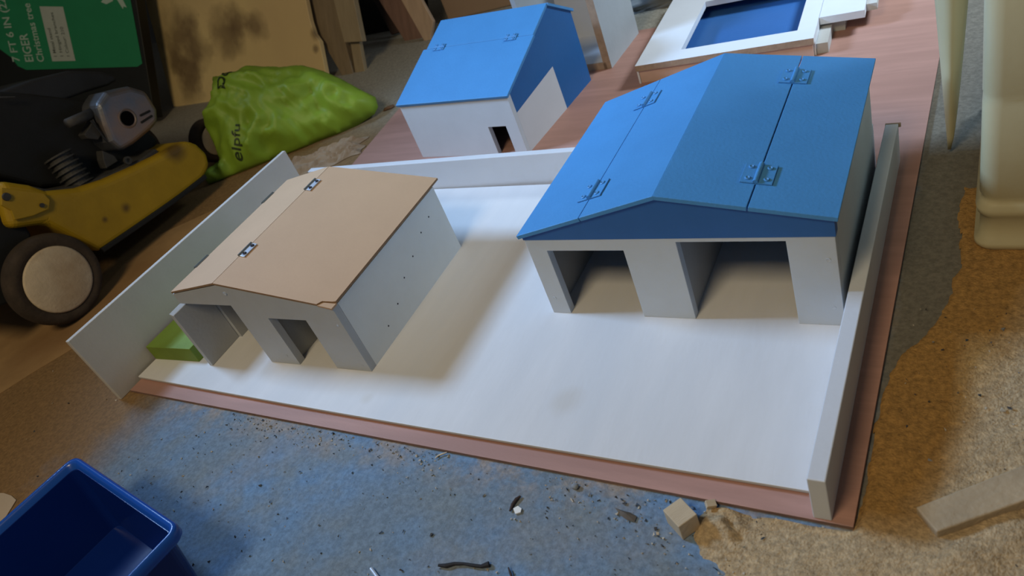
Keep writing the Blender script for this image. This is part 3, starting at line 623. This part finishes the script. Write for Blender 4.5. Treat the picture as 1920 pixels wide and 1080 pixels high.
bm = NB(); shell(bm, [ring(.0100, H-.018, .016), ring(.003, H-.018, .016), ring(0, H-.014, .016), ring(0, H-.004, .016), ring(.002, H, .015), ring(.0055, H, .013), ring(.0085, H-.003, .012), ring(.0122, H-.012, .012)]); obj('rim', bm, CRIM, crate, smooth=True)
bm = NB(); q = Vector((LX-.008, sgn*.125, H+.001)); tube(bm, [q+Vector((math.cos(t)*.006, math.sin(t)*.006, 0)) for t in [i*.5 for i in range(14)]], .001); obj('latch_clip', bm, CRIM, crate)

# ------------------------------------------------------------------ cream plastic tub and sheet at the right
CRM = mat('cream_plastic', (.50, .45, .28), .35, .07, 4, .05, c2=(.40, .34, .19), mix=(.5, .75), spec=.5)
tub = empty('plastic_tub', (1.508, .60, FLOOR), 0, 'tall cream plastic tub with moulded ridges standing at the right edge', 'plastic tub')
def rr_(hx_, hy_, z, r=.02, n=6):
    pts = []
    for cx, cy, a in ((hx_-r, -hy_+r, -90), (hx_-r, hy_-r, 0), (-hx_+r, hy_-r, 90), (-hx_+r, -hy_+r, 180)):
        for k in range(n):
            t = math.radians(a+90*k/(n-1)); pts.append((cx+math.cos(t)*r, cy+math.sin(t)*r, z))
    return pts
pr = [(-.012, 0), (-.002, .003), (.002, .010), (.002, .016), (-.003, .020), (-.004, .052), (-.001, .056), (.001, .066), (-.004, .072), (-.006, .078), (-.003, .084), (-.004, .205), (-.0055, .213), (-.004, .221), (-.004, .55)]
bm = NB(); shell(bm, [rr_(.178+o_, .19+o_, z_) for o_, z_ in pr]+[rr_(.171, .183, .55), rr_(.160, .172, .01)], (True, True)); obj('tub_body', bm, CRM, tub, smooth=True)
bm = NB(); shell(bm, [rr_(.178, .19, .54), rr_(.193, .205, .54), rr_(.193, .205, .552), rr_(.178, .19, .552)]); obj('rim', bm, CRM, tub)
# tapering cream plastic strip hanging down to a point
bm = NB(); Lp = []; tipq = fl(1778, 288)
for i in range(26):
    v_ = 285-i*22; zz = None
    l = at(1777-(285-v_)*.088 if v_ > -400 else 0, v_, (0, 1, 0), tipq.y); 
    wd = .004+.036*min(1, (i/13))**.75
    row = []
    for k in range(9):
        t = k/8; row.append(Vector((l.x+wd*t, l.y-.014*math.sin(math.pi*t)*min(1, i/6), l.z+.004)))
    Lp.append(row)
fr = [[bm.verts.new(p_) for p_ in r] for r in Lp]; bk = [[bm.verts.new(p_+Vector((0, .0025, 0))) for p_ in r] for r in Lp]
nR, nC = len(Lp), 9
for i in range(nR-1):
    for k in range(nC-1):
        bm.faces.new((fr[i][k], fr[i][k+1], fr[i+1][k+1], fr[i+1][k])); bm.faces.new((bk[i][k], bk[i+1][k], bk[i+1][k+1], bk[i][k+1]))
for i in range(nR-1):
    bm.faces.new((fr[i][0], fr[i+1][0], bk[i+1][0], bk[i][0])); bm.faces.new((fr[i][-1], bk[i][-1], bk[i+1][-1], fr[i+1][-1]))
for k in range(nC-1):
    bm.faces.new((fr[0][k], bk[0][k], bk[0][k+1], fr[0][k+1])); bm.faces.new((fr[-1][k], fr[-1][k+1], bk[-1][k+1], bk[-1][k]))
prop(obj('plastic_strip', bm, CRM, smooth=True), 'narrow cream plastic strip standing on its pointed end beside the tall tub', 'plastic strip')

# ------------------------------------------------------------------ cardboard sheet on the floor at the left
CS = mat('dirty_brown_sheet', (.36, .225, .10), .8, .2, 7, .4, 50, c2=(.24, .13, .05), mix=(.42, .66))
bm = NB(); px = ((-80, 560), (60, 540), (180, 556), (236, 492), (300, 440), (362, 412), (450, 372), (540, 345), (380, 470), (250, 590), (160, 640), (60, 700), (-80, 790))
base = [fl(*q, FLOOR+.0004) for q in px]; ext(bm, base, (0, 0, .0012)); prop(obj('brown_paper_sheet', bm, CS), 'flat dirty brown cardboard sheet on the floor beside the tall left yard wall', 'cardboard sheet')

# ------------------------------------------------------------------ timber offcuts
OFF = mat('fresh_timber', (.50, .40, .27), .7, .08, 12, .3, stretch=(1, 6, 1))
OFF2 = mat('dusty_timber', (.40, .31, .20), .85, .15, 20, .5, c2=(.26, .18, .08), mix=(.5, .7))
o = None
bm = NB(); q = fl(1283, 985); box(bm, -.012, -.014, 0, .012, .014, .024)
o = obj('timber_offcut', bm, OFF, bevel=.0008); o.location = (q.x, q.y, FLOOR+.0005); o.rotation_euler = (0, 0, .95); prop(o, 'small pale square timber block on the floor in front of the plywood edge', 'timber offcut')
q = fl(1333, 952); bm = NB(); box(bm, -.0055, -.004, 0, .0055, .004, .006); o = obj('timber_offcut', bm, OFF, bevel=.0005); o.location = (q.x, q.y, FLOOR+.004); o.rotation_euler = (.2, .3, .6); prop(o, 'tiny wood chip on the sawdust just behind the square timber block', 'wood chip')
q = [fl(*p_, FLOOR+.0275) for p_ in ((1745, 945), (1990, 862))]; dd = (q[1]-q[0]).normalized(); nn = Vector((-dd.y, dd.x, 0))
bm = NB(); LL = (q[1]-q[0]).length; ext(bm, [(0, 0, 0), (LL, -.0, 0), (LL, .034, 0), (-.002, .030, 0)], (0, 0, .014))
fq = fl(1757, 997, FLOOR+.014+.0045); o = obj('timber_board', bm, OFF2, bevel=.0015); o.location = (fq.x, fq.y, FLOOR+.0045); o.rotation_euler.z = math.atan2(dd.y, dd.x)+.02
prop(o, 'thick dusty board lying in the sawdust at the lower right', 'board')

# ------------------------------------------------------------------ sawdust
def sd_mat():
    m = mat('sawdust', (.42, .31, .18), .95, .40, 170, 1.0, 380)
    n = m.node_tree.nodes; L = m.node_tree.links; b = n['Principled BSDF']; src = b.inputs['Base Color'].links[0].from_socket
    # mustard tint paints in shade beside the plywood and tub, paler sawdust elsewhere
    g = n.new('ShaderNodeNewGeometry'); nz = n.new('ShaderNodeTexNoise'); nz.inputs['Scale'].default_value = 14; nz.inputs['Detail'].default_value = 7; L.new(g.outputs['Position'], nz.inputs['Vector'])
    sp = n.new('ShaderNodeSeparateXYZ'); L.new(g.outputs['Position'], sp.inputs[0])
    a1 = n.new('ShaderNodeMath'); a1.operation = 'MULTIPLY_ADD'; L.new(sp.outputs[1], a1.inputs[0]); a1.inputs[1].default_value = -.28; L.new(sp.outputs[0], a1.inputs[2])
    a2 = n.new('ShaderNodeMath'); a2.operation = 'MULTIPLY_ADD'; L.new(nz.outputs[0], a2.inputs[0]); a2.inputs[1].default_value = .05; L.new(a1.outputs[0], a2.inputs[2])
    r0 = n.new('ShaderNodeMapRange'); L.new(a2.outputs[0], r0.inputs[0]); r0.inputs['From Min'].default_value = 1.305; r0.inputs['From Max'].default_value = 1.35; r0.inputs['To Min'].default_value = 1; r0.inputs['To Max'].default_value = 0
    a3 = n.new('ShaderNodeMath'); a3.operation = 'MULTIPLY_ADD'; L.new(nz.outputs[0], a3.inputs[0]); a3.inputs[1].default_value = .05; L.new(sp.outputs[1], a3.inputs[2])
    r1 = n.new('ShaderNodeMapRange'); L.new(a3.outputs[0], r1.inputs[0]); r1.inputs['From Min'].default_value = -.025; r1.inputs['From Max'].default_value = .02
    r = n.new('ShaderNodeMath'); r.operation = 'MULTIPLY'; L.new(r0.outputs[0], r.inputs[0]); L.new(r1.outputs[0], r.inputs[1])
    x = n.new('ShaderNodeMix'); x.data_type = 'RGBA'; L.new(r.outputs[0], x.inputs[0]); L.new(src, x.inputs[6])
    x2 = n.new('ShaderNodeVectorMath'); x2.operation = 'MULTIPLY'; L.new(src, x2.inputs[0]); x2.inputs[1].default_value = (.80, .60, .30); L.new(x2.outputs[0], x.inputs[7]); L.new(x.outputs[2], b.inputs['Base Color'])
    return m
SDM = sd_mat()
def smooth(a, b, x):
    t = max(0, min(1, (x-a)/(b-a))); return t*t*(3-2*t)
def heap(name, x0, x1, y0, y1, step, fh, m):
    bm = NB(); nx, ny = int((x1-x0)/step), int((y1-y0)/step); g = {}
    for i in range(nx+1):
        for j in range(ny+1):
            x, y = x0+i*step, y0+j*step; h = fh(x, y)
            if h > -.0025: g[i, j] = bm.verts.new((x, y, FLOOR+h))
    for i in range(nx):
        for j in range(ny):
            k = [(i, j), (i+1, j), (i+1, j+1), (i, j+1)]
            if all(q in g for q in k): bm.faces.new([g[q] for q in k])
    return obj(name, bm, m, smooth=True)
def fh(x, y):
    q = Vector((x, y, 0)); n1 = noise.fractal(q*9, 1, 2, 4); n2 = noise.noise(q*60)*.0008+noise.noise(q*150)*.0006
    n2_ = noise.fractal(q*22+Vector((5, 5, 5)), 1, 2, 4)
    # sawdust reaches the plywood edge in front and swings away from it further back, towards the tub
    xb = 1.253 + .056*smooth(.16, .34, y) + .012*n1*smooth(.12, .25, y)
    r1 = smooth(xb-.004, xb+.004, x+.006*n2_)*(1-smooth(.52, .60, y+.03*n1)) if y > -.031 else 0
    r2 = smooth(1.10, 1.20, x+.05*n1+.02*n2_-max(0, -.12-y)*.9)*(1-smooth(-.032, -.0275, y)) if x < 1.30 else (1 if y < 0 else 0)
    s = max(r1, r2) if x >= 1.2475 else (r2 if y < -.0305 else 0)
    if y <= -.031 and x > 1.24: s = 1
    h = (-.0035+.0068*s+.0030*n1*s+.0012*n2_*s+n2)
    pile = .010*math.exp(-((x-1.122)**2+(y+.055)**2)/.0005)
    pile2 = .006*math.exp(-((x-1.22)**2+(y+.115)**2)/.004)+.007*math.exp(-((x-1.34)**2+(y+.02)**2)/.006)
    if y > -.031 and x < 1.256: pile = 0
    if 1.345 < x < 1.68 and .425 < y < .78: return -.01
    return h+(pile*(1+noise.noise(q*80)))+pile2*(1+.8*noise.noise(q*25))
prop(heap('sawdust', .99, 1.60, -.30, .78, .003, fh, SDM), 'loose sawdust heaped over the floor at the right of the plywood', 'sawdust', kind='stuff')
# crumbs of grit and wood
GRIT = [mat('grit_dark', (.05, .045, .04), .9, .2, 20, 0), mat('grit_pale', (.42, .36, .27), .9, .2, 20, 0), mat('grit_grey', (.22, .24, .26), .9, .2, 20, 0), mat('grit_blue_black', (.035, .05, .07), .9, .2, 20, 0)]
bm = NB(); r3 = random.Random(3)
for i in range(2600):
    if i < 600: x, y = r3.uniform(.15, 1.3), r3.uniform(-.36, -.035)
    elif i < 850: x, y = r3.uniform(1.0, 1.5), r3.uniform(-.22, -.04)
    elif i < 1050: x, y = r3.uniform(.9, 1.27), r3.gauss(-.06, .02); y = min(y, -.034)
    elif i < 1250: x, y = r3.uniform(.3, .75), min(-.033, r3.gauss(-.045, .012))
    elif i < 1350: x, y = r3.uniform(-.35, .0), r3.uniform(-.3, .5)
    elif i < 1500: x, y = r3.uniform(1.27, 1.5), r3.uniform(-.05, .3)
    else: x, y = r3.uniform(1.13, 1.45), r3.uniform(-.18, .02)
    if -.02 < x < 1.262 and y > -.03: continue
    s = r3.choice((.0007, .0009, .0012, .0012, .0017)) * r3.uniform(.7, 1.3); z0 = FLOOR+(.004 if x > 1.26 else .0)
    mi = r3.choice((0, 1, 1, 2, 3)) if i < 1500 else r3.choice((1, 1, 1, 1, 0)); vs = [bm.verts.new((x+r3.uniform(-1, 1)*s*1.5, y+r3.uniform(-1, 1)*s*1.5, z0+r3.uniform(0, 1)*s*1.6)) for _ in range(5)]
    for f in ((0,1,2),(0,2,3),(0,3,4),(1,2,4),(2,3,4),(0,1,4)): bm.faces.new([vs[k] for k in f]).material_index = mi
prop(obj('floor_grit', bm, GRIT), 'scattered specks of grit and wood crumbs over the blue painted floor', 'grit', kind='stuff')

# ------------------------------------------------------------------ separate bits of litter
def flat(name, px, h, m, label, cat, z=FLOOR+.0006, bend=0):
    bm = NB(); ext(bm, [fl(u, v, z) for u, v in px], (0, 0, h)); return prop(obj(name, bm, m, bevel=.0002), label, cat)
WCH = mat('white_chip', (.75, .75, .72), .5, .03, 10, 0)
flat('white_chip', ((963, 955), (972, 950), (979, 955), (977, 962), (967, 965)), .002, WCH, 'small white flake beside the curved dark strip on the blue floor', 'chip')
bm = NB(); tube(bm, [fl(u, v, FLOOR+.003) for u, v in ((816, 859), (822, 854), (830, 851), (838, 848))], [.0008, .0011, .0012, .0006], 6); prop(obj('wood_splinter', bm, mat('pale_splinter', (.6, .52, .4), .7, .05, 10, 0)), 'pale splinter of wood lying by the plywood front edge', 'splinter')
DK = mat('dark_bark', (.045, .03, .028), .8, .2, 20, .2)
bm = NB(); tube(bm, [fl(u, v, FLOOR+.0025) for u, v in ((956, 958), (961, 946), (968, 936), (976, 930))], [.0012, .0022, .0022, .0012], 8); prop(obj('bark_strip', bm, DK), 'curved dark strip of bark beside the small white flake', 'bark strip')
bm = NB(); tube(bm, [fl(u, v, FLOOR+.003) for u, v in ((822, 1060), (836, 1061), (852, 1057), (870, 1057), (886, 1060), (902, 1062), (917, 1058))], [.0016, .0028, .0022, .0018, .0022, .0022, .0036], 8); prop(obj('twig', bm, mat('black_twig', (.02, .02, .024), .8, .2, 20, .2)), 'black twig lying at the bottom edge of the blue floor', 'twig')
bm = NB(); tube(bm, [fl(u, v, FLOOR+.004) for u, v in ((953, 1064), (957, 1075), (962, 1090))], [.0008, .0014, .001], 6); prop(obj('bark_strip', bm, DK), 'short thin dark fibre at the bottom edge, right of the black twig', 'fibre')
bm = NB(); pxl = ((1153, 952), (1166, 957), (1182, 961), (1194, 968), (1190, 978), (1176, 975), (1164, 967)); ps = [fl(u, v, FLOOR+.002) for u, v in pxl]; c_ = sum(ps, Vector())/7
tv = [bm.verts.new(p_) for p_ in ps]; cv = bm.verts.new(c_+Vector((0, 0, .003))); lv = bm.verts.new(c_+Vector((0, 0, -.001)))
for i in range(7): bm.faces.new((tv[i], tv[(i+1) % 7], cv)); bm.faces.new((tv[(i+1) % 7], tv[i], lv))
prop(obj('dry_leaf', bm, mat('dry_leaf_brown', (.10, .08, .06), .8, .2, 30, .2)), 'small dry curled leaf left of the square timber block', 'leaf')
tb = fl(718, 1096, FLOOR+.003); tt = fl(696, 1066, FLOOR+.003)
sd_ = empty('screwdriver', (tb.x, tb.y, FLOOR), 0, 'bright metal tip of a tool lying at the bottom edge of the floor', 'tool')
bm = NB(); back = (tb-tt).normalized(); cyl(bm, tt-tb+Vector((0, 0, .003)), back*.05+Vector((0, 0, .003)), .0022, n=12); obj('blade', bm, METAL, sd_)
bm = NB(); cyl(bm, back*.05+Vector((0, 0, .008)), back*.13+Vector((0, 0, .008)), .008, n=16); obj('handle', bm, mat('handle_black', (.02, .02, .02), .4, .1, 10, 0), sd_)
cdp = [fl(u, v, FLOOR+.0008) for u, v in ((-40, 925), (8, 925), (22, 930), (31, 938), (10, 972), (-40, 1010))]
bm = NB(); ext(bm, cdp, (0, 0, .001)); prop(obj('paper_scrap', bm, mat('cream_paper', (.5, .42, .34), .8, .05, 10, .1)), 'cream paper scrap on the floor at the left edge beside the blue crate', 'paper')
# crumpled brown paper behind the yard
KP = mat('kraft_paper', (.33, .25, .17), .85, .12, 10, .3)
c_ = fl(612, 298); c_.x -= .0
bm = NB(); bmesh.ops.create_grid(bm, x_segments=40, y_segments=26, size=1)
for v in bm.verts:
    q = v.co.copy(); h = (1-abs(noise.noise(Vector((q.x*1.6, q.y*2.4, 5))))*2.5)*.018+abs(noise.noise(Vector((q.x*5, q.y*5, 2))))*.012; e = min(1, (1-max(abs(q.x), abs(q.y)))*4)
    x_, y_ = q.x*.105*(1+.2*noise.noise(Vector((q.y*2, 0, 9)))), q.y*.05*(1+.3*noise.noise(Vector((q.x*2, 3, 9))))
    a_ = .55; v.co = Vector((c_.x+x_*math.cos(a_)-y_*math.sin(a_), c_.y+x_*math.sin(a_)+y_*math.cos(a_), FLOOR+.001+max(.001, h)*e))
r_ = bmesh.ops.extrude_face_region(bm, geom=bm.faces[:]); 
for e in r_['geom']:
    if isinstance(e, bmesh.types.BMVert): e.co.z += .0008
prop(obj('crumpled_paper', bm, KP), 'crumpled sheet of brown paper on the floor behind the brown-roofed toy building', 'paper')
c_ = fl(730, 205); blob('wood_shaving', (c_.x, c_.y, FLOOR+.004), (.014, .006, .006), 5, mat('rusty_brown', (.16, .09, .05), .8, .2, 30, .2), .6, 2, 3, .2, 'small rusty brown scrap on the floor by the tall blue toy building', 'scrap', rz=.6)
blob('pebble', (*fl(1080, 915)[:2], FLOOR+.003), (.0045, .004, .0035), 8, GRIT[2], .4, 2, 3, .1, 'small grey pebble on the blue floor in front of the plywood', 'pebble')
